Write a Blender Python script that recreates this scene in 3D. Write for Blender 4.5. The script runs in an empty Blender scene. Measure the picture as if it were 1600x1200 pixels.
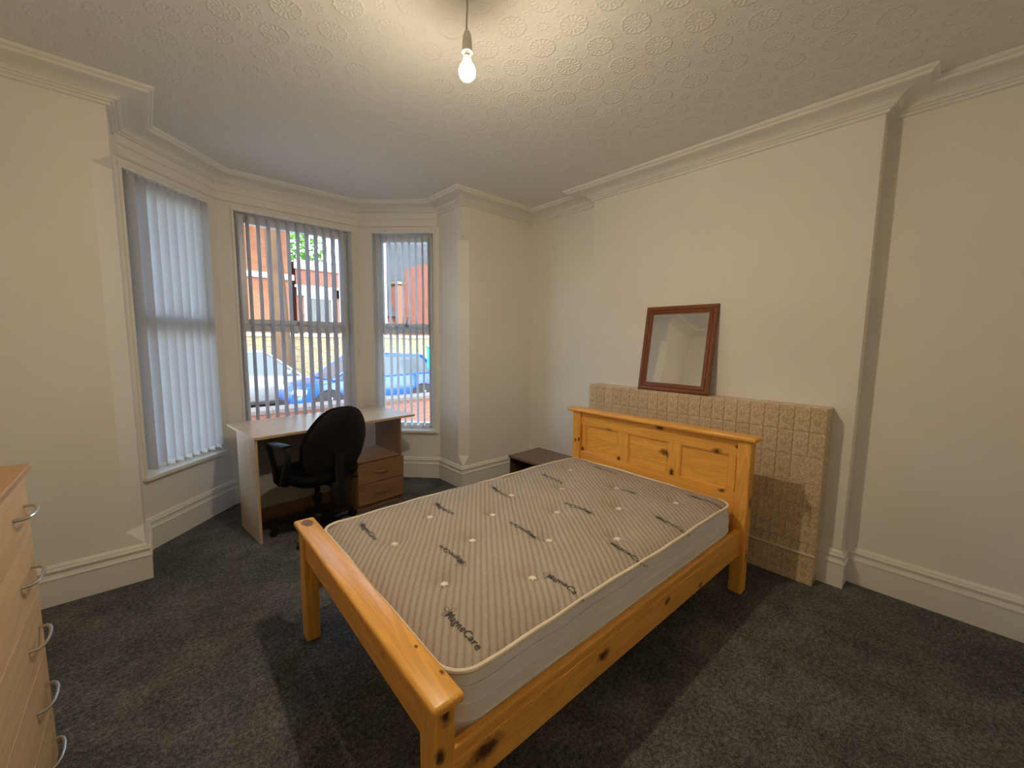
import bpy, bmesh, math, random
from mathutils import Matrix, Vector
random.seed(7)
PI = math.pi
SC = bpy.context.scene
COL = SC.collection

# ------------------------------------------------------------------ camera, sky, sun, exposure
cd = bpy.data.cameras.new('camera'); cam = bpy.data.objects.new('camera', cd); COL.objects.link(cam)
cd.sensor_width = 36.0; cd.lens = 632.5 / 1600 * 36; cd.clip_start = 0.02; cd.clip_end = 300
_F = Vector((0.66559, 0.73859, -0.10708)); _R = Vector((0.74362, -0.66851, 0.01109)); _U = Vector((0.06339, 0.08701, 0.99419))
m = Matrix.Identity(4)
for i in range(3):
    m[i][0] = _R[i]; m[i][1] = _U[i]; m[i][2] = -_F[i]
m.translation = (0, 0, 1.4)
cam.matrix_world = m
SC.camera = cam

W = bpy.data.worlds.new('sky'); SC.world = W; W.use_nodes = True
wn = W.node_tree; wn.nodes.clear()
sk = wn.nodes.new('ShaderNodeTexSky'); sk.sky_type = 'NISHITA'; sk.sun_disc = False
sk.sun_elevation = math.radians(42); sk.sun_rotation = math.radians(200); sk.air_density = 1.2; sk.dust_density = 1.5
bg = wn.nodes.new('ShaderNodeBackground'); bg.inputs['Strength'].default_value = 3.3
wo = wn.nodes.new('ShaderNodeOutputWorld')
wn.links.new(sk.outputs[0], bg.inputs[0]); wn.links.new(bg.outputs[0], wo.inputs[0])
sl = bpy.data.lights.new('sun', 'SUN'); sl.energy = 9.0; sl.angle = 0.01; sl.color = (1, .93, .82)
so = bpy.data.objects.new('sun', sl); COL.objects.link(so)
so.rotation_euler = Vector((0.38, 0.72, -0.75)).to_track_quat('-Z', 'Y').to_euler()
BULB_STRENGTH = 1720.0
VS = SC.view_settings
VS.view_transform = 'Standard'; VS.look = 'None'; VS.gamma = 1.0; VS.use_curve_mapping = False; VS.exposure = 0.0
SC.cycles.max_bounces = 10; SC.cycles.diffuse_bounces = 6; SC.cycles.transparent_max_bounces = 16
SC.cycles.sample_clamp_indirect = 6.0

# ------------------------------------------------------------------ node helpers
class S:
    """socket with arithmetic, builds Math nodes"""
    def __init__(s, nt, sock): s.nt = nt; s.k = sock
    def op(s, o, *b):
        n = s.nt.nodes.new('ShaderNodeMath'); n.operation = o
        for i, v in enumerate((s,) + b):
            if isinstance(v, S): s.nt.links.new(v.k, n.inputs[i])
            else: n.inputs[i].default_value = v
        return S(s.nt, n.outputs[0])
    def __add__(s, b): return s.op('ADD', b)
    def __sub__(s, b): return s.op('SUBTRACT', b)
    def __mul__(s, b): return s.op('MULTIPLY', b)
    def __truediv__(s, b): return s.op('DIVIDE', b)

class Mat:
    def __init__(s, name, col=(.8, .8, .8), rough=.5, spec=.5, metal=0.0):
        s.m = bpy.data.materials.new(name); s.m.use_nodes = True; s.nt = s.m.node_tree
        s.b = s.nt.nodes['Principled BSDF']; s.out = s.nt.nodes['Material Output']
        s.b.inputs['Base Color'].default_value = (*col, 1); s.b.inputs['Roughness'].default_value = rough
        s.b.inputs['Specular IOR Level'].default_value = spec; s.b.inputs['Metallic'].default_value = metal
        s._tc = None
    def tc(s, kind='Object'):
        if s._tc is None: s._tc = s.nt.nodes.new('ShaderNodeTexCoord')
        return s._tc.outputs[kind]
    def mapped(s, scale=(1, 1, 1), rot=(0, 0, 0), loc=(0, 0, 0)):
        n = s.nt.nodes.new('ShaderNodeMapping'); s.nt.links.new(s.tc(), n.inputs[0])
        n.inputs['Scale'].default_value = scale; n.inputs['Rotation'].default_value = rot; n.inputs['Location'].default_value = loc
        return n.outputs[0]
    def noise(s, vec, scale, detail=3, rough=.5, dist=0.0):
        n = s.nt.nodes.new('ShaderNodeTexNoise'); s.nt.links.new(vec, n.inputs['Vector'])
        n.inputs['Scale'].default_value = scale; n.inputs['Detail'].default_value = detail
        n.inputs['Roughness'].default_value = rough; n.inputs['Distortion'].default_value = dist
        return S(s.nt, n.outputs[0])
    def voro(s, vec, scale, feature='F1', rnd=1.0):
        n = s.nt.nodes.new('ShaderNodeTexVoronoi'); n.feature = feature; s.nt.links.new(vec, n.inputs['Vector'])
        n.inputs['Scale'].default_value = scale; n.inputs['Randomness'].default_value = rnd
        return S(s.nt, n.outputs['Distance'])
    def ramp(s, fac, stops):
        n = s.nt.nodes.new('ShaderNodeValToRGB'); s.nt.links.new(fac.k, n.inputs[0])
        e = n.color_ramp.elements
        while len(e) < len(stops): e.new(.5)
        for i, (p, c) in enumerate(stops):
            e[i].position = p; e[i].color = (*c, 1) if len(c) == 3 else c
        return n.outputs[0]
    def mix(s, fac, a, b, mode='MIX'):
        n = s.nt.nodes.new('ShaderNodeMix'); n.data_type = 'RGBA'; n.blend_type = mode
        for sock, v in ((n.inputs[0], fac), (n.inputs[6], a), (n.inputs[7], b)):
            if isinstance(v, S): s.nt.links.new(v.k, sock)
            elif isinstance(v, bpy.types.NodeSocket): s.nt.links.new(v, sock)
            elif isinstance(v, tuple): sock.default_value = (*v, 1)
            else: sock.default_value = v
        return n.outputs[2]
    def col(s, sock): s.nt.links.new(sock, s.b.inputs['Base Color'])
    def bump(s, h, strength=.3, dist=.01):
        n = s.nt.nodes.new('ShaderNodeBump'); s.nt.links.new(h.k, n.inputs['Height'])
        n.inputs['Strength'].default_value = strength; n.inputs['Distance'].default_value = dist
        s.nt.links.new(n.outputs[0], s.b.inputs['Normal'])
    def rgh(s, sock): s.nt.links.new(sock.k, s.b.inputs['Roughness'])

def paint(name, col, rough=.6, bump=.15, scale=14, var=.06, spec=.3):
    M = Mat(name, col, rough, spec); v = M.mapped()
    n = M.noise(v, scale, 5, .6); n2 = M.noise(v, 1.7, 3)
    d = tuple(c * (1 - var) for c in col); l = tuple(min(1, c * (1 + var)) for c in col)
    M.col(M.ramp(n2, [(.3, d), (.7, l)])); M.bump(n, bump, .004)
    return M.m

def wood(name, base, dark, axis='x', scale=1.0, knots=True, rough=.35, knotcol=(.10, .035, .01), spec=.5, grain=1.0, bump=.05):
    """procedural timber, grain along the object's axis"""
    M = Mat(name, base, rough, spec)
    st = {'x': (.9, 9, 9), 'y': (9, .9, 9), 'z': (9, 9, .9)}[axis]
    info = M.nt.nodes.new('ShaderNodeObjectInfo')
    off = M.nt.nodes.new('ShaderNodeVectorMath'); off.operation = 'ADD'
    cm = M.nt.nodes.new('ShaderNodeCombineXYZ')
    r = S(M.nt, info.outputs['Random']) * 17.0
    for i in range(3): M.nt.links.new(r.k, cm.inputs[i])
    M.nt.links.new(M.mapped(tuple(q * scale for q in st)), off.inputs[0]); M.nt.links.new(cm.outputs[0], off.inputs[1])
    v = off.outputs[0]
    g = M.noise(v, 1.5, 4, .55, 1.2 * grain); f = M.noise(v, 9, 3, .6)
    rings = (g * 38.0).op('SINE') * .5 + .5
    t = rings * .32 + g * .4 + f * .28
    mid = tuple((a * .7 + b * .3) for a, b in zip(base, dark))
    lite = tuple(min(1, a * 1.15) for a in base)
    c = M.ramp(t, [(.25, mid), (.5, base), (.75, lite)])
    if knots:
        kst = {'x': (.55, 1.1, 1.1), 'y': (1.1, .55, 1.1), 'z': (1.1, 1.1, .55)}[axis]
        off2 = M.nt.nodes.new('ShaderNodeVectorMath'); off2.operation = 'ADD'
        M.nt.links.new(M.mapped(tuple(q * scale for q in kst)), off2.inputs[0]); M.nt.links.new(cm.outputs[0], off2.inputs[1])
        k = M.voro(off2.outputs[0], 4.2, 'F1', 1.0) + (M.noise(v, 4, 2) - .5) * .08
        kc = M.ramp(k, [(.04, (1, 1, 1)), (.085, (.55, .55, .55)), (.13, (0, 0, 0))])
        c = M.mix(S(M.nt, kc), c, knotcol)
    M.col(c); M.bump(f, bump, .002)
    return M.m

KNOTS = [((1.957, .306, .768), .020), ((1.964, -.083, .857), .020), ((1.970, -.126, .699), .028), ((1.964, .213, .584), .015), ((1.965, -.175, .586), .018), ((1.970, -.437, .782), .020),
         ((1.970, -.555, .827), .014), ((1.945, .592, .646), .012), ((1.945, .560, .660), .011), ((1.965, .533, .585), .012), ((1.966, -.479, .558), .014), ((1.985, -.622, .521), .020), ((1.985, -.622, .215), .020),
         ((.705, -.600, .292), .024), ((.177, -.600, .300), .036), ((1.152, -.600, .302), .016), ((1.473, -.600, .245), .014), ((.045, -.614, .500), .016), ((.030, -.614, .403), .015), ((.075, -.55, .556), .007), ((.066, -.429, .556), .005),
         ((.014, -.30, .47), .013), ((.014, .22, .45), .012)]
def pine(name, axis):
    m_ = wood(name, (.83, .41, .072), (.58, .225, .028), axis, rough=.3, knots=False)
    nt = m_.node_tree; tc = nt.nodes.new('ShaderNodeTexCoord'); nz = nt.nodes.new('ShaderNodeTexNoise'); nz.inputs['Scale'].default_value = 45; nt.links.new(tc.outputs['Object'], nz.inputs['Vector'])
    best = None
    sc = {'x': (.55, 1, 1), 'y': (1, .55, 1), 'z': (1, 1, .55)}[axis]
    for c, r in KNOTS:
        a = nt.nodes.new('ShaderNodeVectorMath'); a.operation = 'SUBTRACT'; nt.links.new(tc.outputs['Object'], a.inputs[0]); a.inputs[1].default_value = c
        b = nt.nodes.new('ShaderNodeVectorMath'); b.operation = 'MULTIPLY'; nt.links.new(a.outputs[0], b.inputs[0]); b.inputs[1].default_value = tuple(q / r for q in sc)
        l = nt.nodes.new('ShaderNodeVectorMath'); l.operation = 'LENGTH'; nt.links.new(b.outputs[0], l.inputs[0])
        d = S(nt, l.outputs['Value']); best = d if best is None else best.op('MINIMUM', d)
    best = best + (S(nt, nz.outputs[0]) - .5) * 1.1
    rp = nt.nodes.new('ShaderNodeValToRGB'); nt.links.new((best * .5).k, rp.inputs[0]); e = rp.color_ramp.elements
    e[0].position = .18; e[0].color = (1, 1, 1, 1); e[1].position = .55; e[1].color = (0, 0, 0, 1)
    bs = nt.nodes['Principled BSDF']; old = bs.inputs['Base Color'].links[0].from_socket
    mx = nt.nodes.new('ShaderNodeMix'); mx.data_type = 'RGBA'; nt.links.new(rp.outputs[0], mx.inputs[0]); nt.links.new(old, mx.inputs[6]); mx.inputs[7].default_value = (.10, .03, .008, 1)
    nt.links.new(mx.outputs[2], bs.inputs['Base Color'])
    return m_
def metal(name, col, rough=.3): return Mat(name, col, rough, .5, 1.0).m
def plain(name, col, rough=.5, spec=.5):
    M = Mat(name, col, rough, spec); n = M.noise(M.mapped(), 30, 3)
    M.col(M.ramp(n, [(.3, tuple(c * .93 for c in col)), (.7, tuple(min(1, c * 1.05) for c in col))])); M.bump(n, .04, .002)
    return M.m

# ------------------------------------------------------------------ mesh helpers
def mesh(name, bm, mat, parent=None, smooth=False, mtx=None, kind=None):
    if mtx is not None: bm.transform(mtx)
    bmesh.ops.recalc_face_normals(bm, faces=bm.faces)
    me = bpy.data.meshes.new(name); bm.to_mesh(me); bm.free()
    if smooth:
        me.polygons.foreach_set('use_smooth', [True] * len(me.polygons))
        try: me.set_sharp_from_angle(angle=math.radians(40))
        except Exception: pass
    for q in (mat if isinstance(mat, (list, tuple)) else [mat]): me.materials.append(q)
    o = bpy.data.objects.new(name, me); COL.objects.link(o)
    if parent is not None: o.parent = parent
    if kind: o['kind'] = kind
    return o

def inst(src, name, parent=None, loc=(0, 0, 0), rot=(0, 0, 0), scale=(1, 1, 1)):
    o = bpy.data.objects.new(name, src.data); COL.objects.link(o); o.parent = parent
    o.location = loc; o.rotation_euler = rot; o.scale = scale
    return o

def copy_tree(o, parent=None):
    c = o.copy(); COL.objects.link(c); c.parent = parent
    for ch in o.children: copy_tree(ch, c)
    return c

def thing(name, label, cat, loc=(0, 0, 0), rz=0.0, group=None, kind=None):
    o = bpy.data.objects.new(name, None); COL.objects.link(o); o.empty_display_size = .1
    o.location = loc; o.rotation_euler = (0, 0, rz)
    return tag(o, label, cat, group, kind)
def tag(o, label=None, cat=None, group=None, kind=None):
    if label: o['label'] = label
    if cat: o['category'] = cat
    if group: o['group'] = group
    if kind: o['kind'] = kind
    return o

def NB(): return bmesh.new()
def box(bm, x0, x1, y0, y1, z0, z1, bev=0.0, seg=2, mtx=None):
    g = bmesh.ops.create_cube(bm, size=1.0)
    vs = g['verts']
    for v in vs:
        v.co = Vector((x0 + (v.co.x + .5) * (x1 - x0), y0 + (v.co.y + .5) * (y1 - y0), z0 + (v.co.z + .5) * (z1 - z0)))
    if bev > 0:
        es = list({e for v in vs for e in v.link_edges})
        r = bmesh.ops.bevel(bm, geom=es, offset=bev, segments=seg, affect='EDGES', profile=.5)
        vs = list({v for f in r['faces'] for v in f.verts} | {v for v in vs if v.is_valid})
    if mtx is not None:
        for v in vs: v.co = mtx @ v.co
    return bm
def B(*a, **k): return box(NB(), *a, **k)

def loft(bm, rings, closed=True, cap=True):
    """rings: lists of points (equal length) joined by quads"""
    V = [[bm.verts.new(p) for p in r] for r in rings]
    n = len(V[0])
    for a, b in zip(V, V[1:]):
        for i in range(n if closed else n - 1):
            j = (i + 1) % n
            try: bm.faces.new((a[i], a[j], b[j], b[i]))
            except ValueError: pass
    if cap and closed:
        for r in (V[0], V[-1]):
            try: bm.faces.new(r)
            except ValueError: pass
    return bm

def lathe(bm, prof, n=20, c=(0, 0, 0), axis='z'):
    rings = []
    for r, h in prof:
        ring = []
        for i in range(n):
            a = 2 * PI * i / n
            p = (r * math.cos(a), r * math.sin(a), h)
            if axis == 'y': p = (p[0], p[2], p[1])
            elif axis == 'x': p = (p[2], p[0], p[1])
            ring.append(Vector(p) + Vector(c))
        rings.append(ring)
    return loft(bm, rings)

def tube(bm, pts, r, n=8, closed=False, flat=None):
    """round (or elliptical: flat=(rx, ry)) tube along points"""
    pts = [Vector(p) for p in pts]; rings = []
    N = len(pts); prev = None
    for i, p in enumerate(pts):
        a = pts[(i - 1) % N] if (closed or i > 0) else p
        b = pts[(i + 1) % N] if (closed or i < N - 1) else p
        t = (b - a).normalized()
        if prev is None:
            ref = Vector((0, 0, 1)) if abs(t.z) < .9 else Vector((1, 0, 0))
            u = t.cross(ref).normalized()
        else:
            u = (prev - t * prev.dot(t)).normalized()
        prev = u; w = t.cross(u)
        rx, ry = flat if flat else ((r[i], r[i]) if isinstance(r, (list, tuple)) else (r, r))
        rings.append([p + u * rx * math.cos(2 * PI * k / n) + w * ry * math.sin(2 * PI * k / n) for k in range(n)])
    if closed: rings.append(rings[0])
    if closed:
        V = [[bm.verts.new(p) for p in rr] for rr in rings[:-1]]
        for i in range(N):
            a, b = V[i], V[(i + 1) % N]
            for k in range(n):
                j = (k + 1) % n
                bm.faces.new((a[k], a[j], b[j], b[k]))
        return bm
    return loft(bm, rings)

def prism(bm, poly, z0, z1):
    return loft(bm, [[(x, y, z0) for x, y in poly], [(x, y, z1) for x, y in poly]])

def sweep(path, prof, i0, i1, closed=True):
    """profile (offset into the room, z) along the wall path, mitred; the room is to the right of the path"""
    n = len(path); bm = NB(); rings = []
    def nrm(a, b):
        d = Vector((path[b % n][0] - path[a % n][0], path[b % n][1] - path[a % n][1])).normalized()
        return Vector((d.y, -d.x))
    for i in range(i0, i1 + 1):
        n1, n2 = nrm(i - 1, i), nrm(i, i + 1)
        off = (n1 + n2) / (1 + n1.dot(n2))
        p = Vector(path[i % n])
        rings.append([(p.x + off.x * o, p.y + off.y * o, z) for o, z in prof])
    return loft(bm, rings, closed=True, cap=True)

# ------------------------------------------------------------------ materials
M_WALL = paint('wall_paint', (.84, .81, .75), .65, .22, 16, .03)
M_TRIM = paint('trim_paint', (.82, .80, .75), .42, .12, 22, .03)
M_UPVC = plain('white_upvc', (.80, .81, .82), .3)
M_PINEX = pine('pine_x', 'x')
M_PINEY = pine('pine_y', 'y')
M_PINEZ = pine('pine_z', 'z')
M_BEECHY = wood('beech_y', (.60, .40, .21), (.50, .32, .16), 'y', knots=False, rough=.45, grain=.4)
M_BEECHX = wood('beech_x', (.44, .25, .12), (.36, .19, .09), 'y', knots=False, rough=.45, grain=.4)
M_OAKX = wood('desk_laminate_x', (.55, .39, .24), (.38, .27, .17), 'x', knots=False, rough=.32, grain=.5)
M_OAKZ = wood('desk_laminate_z', (.52, .39, .25), (.38, .26, .16), 'z', knots=False, rough=.4, grain=.5)
M_DRAWER = wood('drawer_laminate', (.26, .145, .072), (.17, .09, .045), 'x', knots=False, rough=.4, grain=.5)
M_DARKWOODX = wood('dark_wood_x', (.145, .085, .055), (.07, .04, .025), 'y', knots=False, rough=.4)
M_DARKWOODZ = wood('dark_wood_z', (.10, .055, .035), (.05, .025, .015), 'z', knots=False, rough=.4)
M_MIRFY = wood('mirror_frame_y', (.20, .060, .018), (.10, .025, .008), 'y', rough=.35, knotcol=(.03, .01, .005))
M_MIRFZ = wood('mirror_frame_z', (.20, .060, .018), (.10, .025, .008), 'z', rough=.35, knotcol=(.03, .01, .005))
M_BLACKP = plain('black_plastic', (.007, .007, .008), .5, .3)
M_CHROME = metal('brushed_nickel', (.62, .60, .56), .28)
M_STEEL = metal('dull_steel', (.4, .4, .4), .4)
M_WPLAST = plain('white_plastic', (.80, .78, .72), .4)
M_GREYPANEL = plain('grey_back_panel', (.45, .44, .42), .6)

def mk_carpet():
    M = Mat('carpet', (.05, .05, .05), .95, .1); v = M.mapped()
    n = M.noise(v, 190, 3, .75); c = M.noise(v, 62, 3, .7); p = M.noise(v, 1.8, 4, .6); w = M.noise(v, 9, 3, .6)
    t = n * .45 + c * .35 + w * .12 + p * .22
    M.col(M.ramp(t, [(.44, (.018, .018, .019)), (.56, (.105, .105, .107)), (.70, (.30, .298, .292))]))
    M.bump(n * .5 + c * .8 + w * .6, .9, .012)
    return M.m
M_CARPET = mk_carpet()

def mk_ceiling():
    """embossed paper: rosettes on a square lattice with small flowers between them"""
    M = Mat('embossed_ceiling_paper', (.80, .79, .76), .7, .2)
    sp = M.nt.nodes.new('ShaderNodeSeparateXYZ'); M.nt.links.new(M.tc(), sp.inputs[0])
    x, y = S(M.nt, sp.outputs[0]), S(M.nt, sp.outputs[1])
    P = .1755
    def cell(ox, oy):
        u = ((x - ox) / P + .5); u = (u - u.op('FLOOR') - .5) * P
        v = ((y - oy) / P + .5); v = (v - v.op('FLOOR') - .5) * P
        return (u * u + v * v).op('SQRT'), v.op('ARCTAN2', u)
    def ring(r, c, w): return ((r - c) / w).op('POWER', 2.0).op('MULTIPLY', -1.0).op('EXPONENT')
    r, a = cell(1.362, 1.166)
    rr = r + (a * 14.0).op('SINE') * .0022
    h = ring(rr, .054, .0045) + ring(r, .036, .012) * ((a * 14.0).op('SINE') * .5 + .5) * .8 + ring(r, 0.0, .012) * .8 + ring(r, .022, .003) * .5
    r2, a2 = cell(1.362 + P / 2, 1.166)
    r3, a3 = cell(1.362, 1.166 + P / 2)
    r4, a4 = cell(1.362 + P / 2, 1.166 + P / 2)
    h = h + ring(r4, .020, .006) * ((a4 * 8.0).op('SINE') * .5 + .6) * .9 + ring(r4, 0.0, .006) * .7
    h = h + ring(r2, .012, .004) * .5 + ring(r3, .012, .004) * .5
    fine = M.noise(M.mapped(), 130, 3, .6); wv = M.noise(M.mapped(), 45, 2, .5)
    M.bump(h * .9 + fine * .6 + wv * .5, .55, .004)
    return M.m
M_CEIL = mk_ceiling()

def mk_glass():
    m = bpy.data.materials.new('window_glass'); m.use_nodes = True; nt = m.node_tree; nt.nodes.clear()
    o = nt.nodes.new('ShaderNodeOutputMaterial'); t = nt.nodes.new('ShaderNodeBsdfTransparent'); g = nt.nodes.new('ShaderNodeBsdfGlossy')
    g.inputs['Roughness'].default_value = 0.0; t.inputs[0].default_value = (.93, .95, .94, 1)
    f = nt.nodes.new('ShaderNodeFresnel'); f.inputs[0].default_value = 1.45; x = nt.nodes.new('ShaderNodeMixShader')
    nt.links.new(f.outputs[0], x.inputs[0]); nt.links.new(t.outputs[0], x.inputs[1]); nt.links.new(g.outputs[0], x.inputs[2])
    nt.links.new(x.outputs[0], o.inputs[0]); return m
M_GLASS = mk_glass()

def mk_fabric():
    """vertical blind fabric: lets daylight glow through"""
    m = bpy.data.materials.new('blind_fabric'); m.use_nodes = True; nt = m.node_tree; nt.nodes.clear()
    o = nt.nodes.new('ShaderNodeOutputMaterial'); d = nt.nodes.new('ShaderNodeBsdfDiffuse'); t = nt.nodes.new('ShaderNodeBsdfTranslucent')
    tc = nt.nodes.new('ShaderNodeTexCoord'); n = nt.nodes.new('ShaderNodeTexNoise'); n.inputs['Scale'].default_value = 160
    nt.links.new(tc.outputs['Object'], n.inputs['Vector'])
    r = nt.nodes.new('ShaderNodeValToRGB'); nt.links.new(n.outputs[0], r.inputs[0])
    r.color_ramp.elements[0].color = (.50, .51, .53, 1); r.color_ramp.elements[1].color = (.62, .63, .65, 1)
    nt.links.new(r.outputs[0], t.inputs[0]); d.inputs[0].default_value = (.68, .69, .72, 1)
    x = nt.nodes.new('ShaderNodeMixShader'); x.inputs[0].default_value = .22
    nt.links.new(d.outputs[0], x.inputs[1]); nt.links.new(t.outputs[0], x.inputs[2]); nt.links.new(x.outputs[0], o.inputs[0]); return m
M_VANE = mk_fabric()

def mk_tile():
    M = Mat('mottled_tile', (.5, .4, .25), .22, .5); v = M.mapped()
    a = M.noise(v, 70, 4, .7, .6); b = M.noise(v, 6, 3); w = M.voro(v, 55, 'DISTANCE_TO_EDGE')
    info = M.nt.nodes.new('ShaderNodeObjectInfo'); rnd = S(M.nt, info.outputs['Random'])
    t = a * .75 + b * .2 + rnd * .06
    c = M.ramp(t, [(.34, (.44, .31, .175)), (.5, (.68, .53, .33)), (.66, (.83, .69, .48))])
    c = M.mix((w * 9.0).op('MINIMUM', 1.0).op('MULTIPLY', -.30).op('ADD', .30), c, (.19, .12, .065))
    M.col(c); M.bump(a, .12, .002)
    return M.m
M_TILE = mk_tile()
M_GROUT = paint('grout', (.36, .28, .18), .8, .1, 60)

# ------------------------------------------------------------------ room shell
H = 2.667; YW = 3.07; XR = 3.028; XB = 2.907; YB1 = .373; YB2 = 2.209
XL = -.85; YK = -.75
Dp = (-.078, 3.472); Ep = (.468, 4.018); Fp = (1.597, 4.018); Gp = (2.152, 3.463)
PATH = [(XL, YK), (XL, YW), (-.078, YW), Dp, Ep, Fp, Gp, (2.152, YW), (XR, YW), (XR, YB2), (XB, YB2), (XB, YB1), (XR, YB1), (XR, YK)]

tag(mesh('floor', B(-1.1, 3.3, -1.0, 4.05, -.12, 0), M_CARPET), 'dark grey speckled carpet covering the whole floor', None, None, 'structure')
tag(mesh('ceiling', B(-1.1, 3.3, -1.0, 4.25, H, H + .12), M_CEIL), 'white ceiling with embossed rosette paper', None, None, 'structure')
def wall(name, bm, label): return tag(mesh(name, bm, M_WALL), label, None, None, 'structure')
wall('wall_left', B(XL - .2, XL, YK - .2, YW + .2, 0, H), 'plain off-white wall behind the chest of drawers')
wall('wall_back', B(XL, XR + .2, YK - .2, YK, 0, H), 'plain off-white wall behind the viewer')
wall('wall_right', B(XR, XR + .2, YK, YW + .2, 0, H), 'off-white alcove wall on the right')
wall('wall_chimney', B(XB, XR + .05, YB1, YB2, 0, H), 'off-white chimney breast projecting behind the bed')
def pier(sx, xin, xout, ylen):
    bm = NB(); rings = []
    for z, c in ((0, .001), (.215, .001), (.30, .075), (2.29, .075), (2.335, .001), (H, .001)):
        rings.append([(xout, YW, z), (xin + sx * c, YW, z), (xin, YW + c, z), (xin, ylen, z), (xout, ylen, z)])
    return loft(bm, rings)
wall('wall_front_left', pier(-1, -.078, XL - .1, 3.472), 'off-white wall pier left of the bay with chamfered corner')
wall('wall_front_right', pier(1, 2.152, XR + .1, 3.463), 'off-white wall right of the bay with chamfered corner')

# bay walls: local x along the wall, local y outwards
BAY = []
for nm, p, q, s0, s1, lab in (('wall_bay_left', Dp, Ep, .028, .695, 'left splay of the bay around its window'),
                              ('wall_bay_center', Ep, Fp, .105, 1.065, 'central bay wall behind the desk'),
                              ('wall_bay_right', Fp, Gp, .125, .745, 'right splay of the bay around its window')):
    L = (Vector(q) - Vector(p)).length; ang = math.atan2(q[1] - p[1], q[0] - p[0])
    T = Matrix.Translation((p[0], p[1], 0)) @ Matrix.Rotation(ang, 4, 'Z')
    BAY.append((T, L, s0, s1, ang))
    bm = NB(); e0 = .09 if nm != 'wall_bay_left' else .05; e1 = .09 if nm != 'wall_bay_right' else .05; t = .20
    ZS, ZH = .470, 2.44
    box(bm, -e0, L + e1, 0, t, 0, ZS); box(bm, -e0, L + e1, 0, t, ZH, H)
    box(bm, -e0, s0, 0, t, ZS, ZH); box(bm, s1, L + e1, 0, t, ZS, ZH)
    o = wall(nm, bm, 'off-white ' + lab)
    o.data.transform(T)

CORN = [(.0, H + .02), (.19, H + .02), (.19, H - .010), (.183, H - .016), (.172, H - .018), (.168, H - .027), (.155, H - .030), (.120, H - .030), (.085, H - .034),
        (.060, H - .043), (.046, H - .055), (.046, H - .060), (.034, H - .062), (.030, H - .070), (.018, H - .073), (.016, H - .084), (.0, H - .087)]
BASE = [(0, 0), (.024, 0), (.024, .135), (.028, .139), (.028, .147), (.019, .150), (.016, .166), (.016, .174), (.023, .177), (.024, .187), (.014, .190), (.014, .198), (.010, .206), (.004, .212), (0, .212)]
FRZ = [(0, H - .08), (.020, H - .08), (.020, H - .112), (.026, H - .115), (.026, H - .128), (.018, H - .131), (.018, H - .165), (.024, H - .168), (.024, H - .192), (.010, H - .197), (0, H - .197)]
def trim(name, i0, i1, prof, label): return tag(mesh(name, sweep(PATH, prof, i0, i1), M_TRIM), label, None, None, 'structure')
trim('trim_1', 0, 2, CORN, 'moulded plaster cornice left of the bay')
trim('trim_2', 2, 7, CORN, 'moulded plaster cornice around the bay')
trim('trim_3', 7, 14, CORN, 'moulded plaster cornice round the alcoves and chimney breast')
trim('trim_4', 3, 6, FRZ, 'stepped frieze moulding above the bay windows')
trim('baseboard_left', 0, 2, BASE, 'tall white moulded skirting left of the bay')
trim('baseboard_bay', 2, 7, BASE, 'tall white moulded skirting round the bay')
trim('baseboard_right', 7, 10, BASE, 'tall white moulded skirting in the far alcove')
# chimney breast skirting stops either side of the tiled surround
P2 = PATH[:11] + [(XB, YB1)] + PATH[12:]
def sweep_open(pts, prof, label, name):
    global PATH
    old = PATH; PATH_ = pts
    bm = sweep(PATH_, prof, 1, len(pts) - 2)
    return tag(mesh(name, bm, M_TRIM), label, None, None, 'structure')
sweep_open([(XB, 1.2), (XB, .470), (XB, YB1), (XR, YB1), (XR, YK), (1, YK)], BASE, 'tall white moulded skirting right of the tiled surround', 'baseboard_front')
sweep_open([(XR, 2.4), (XR, YB2), (XB, YB2), (XB, 2.105), (XB, 1.0)], BASE, 'short white skirting left of the tiled surround', 'baseboard_chimney')
trim('baseboard_back', 13, 14, BASE, 'tall white moulded skirting behind the viewer')

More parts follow.
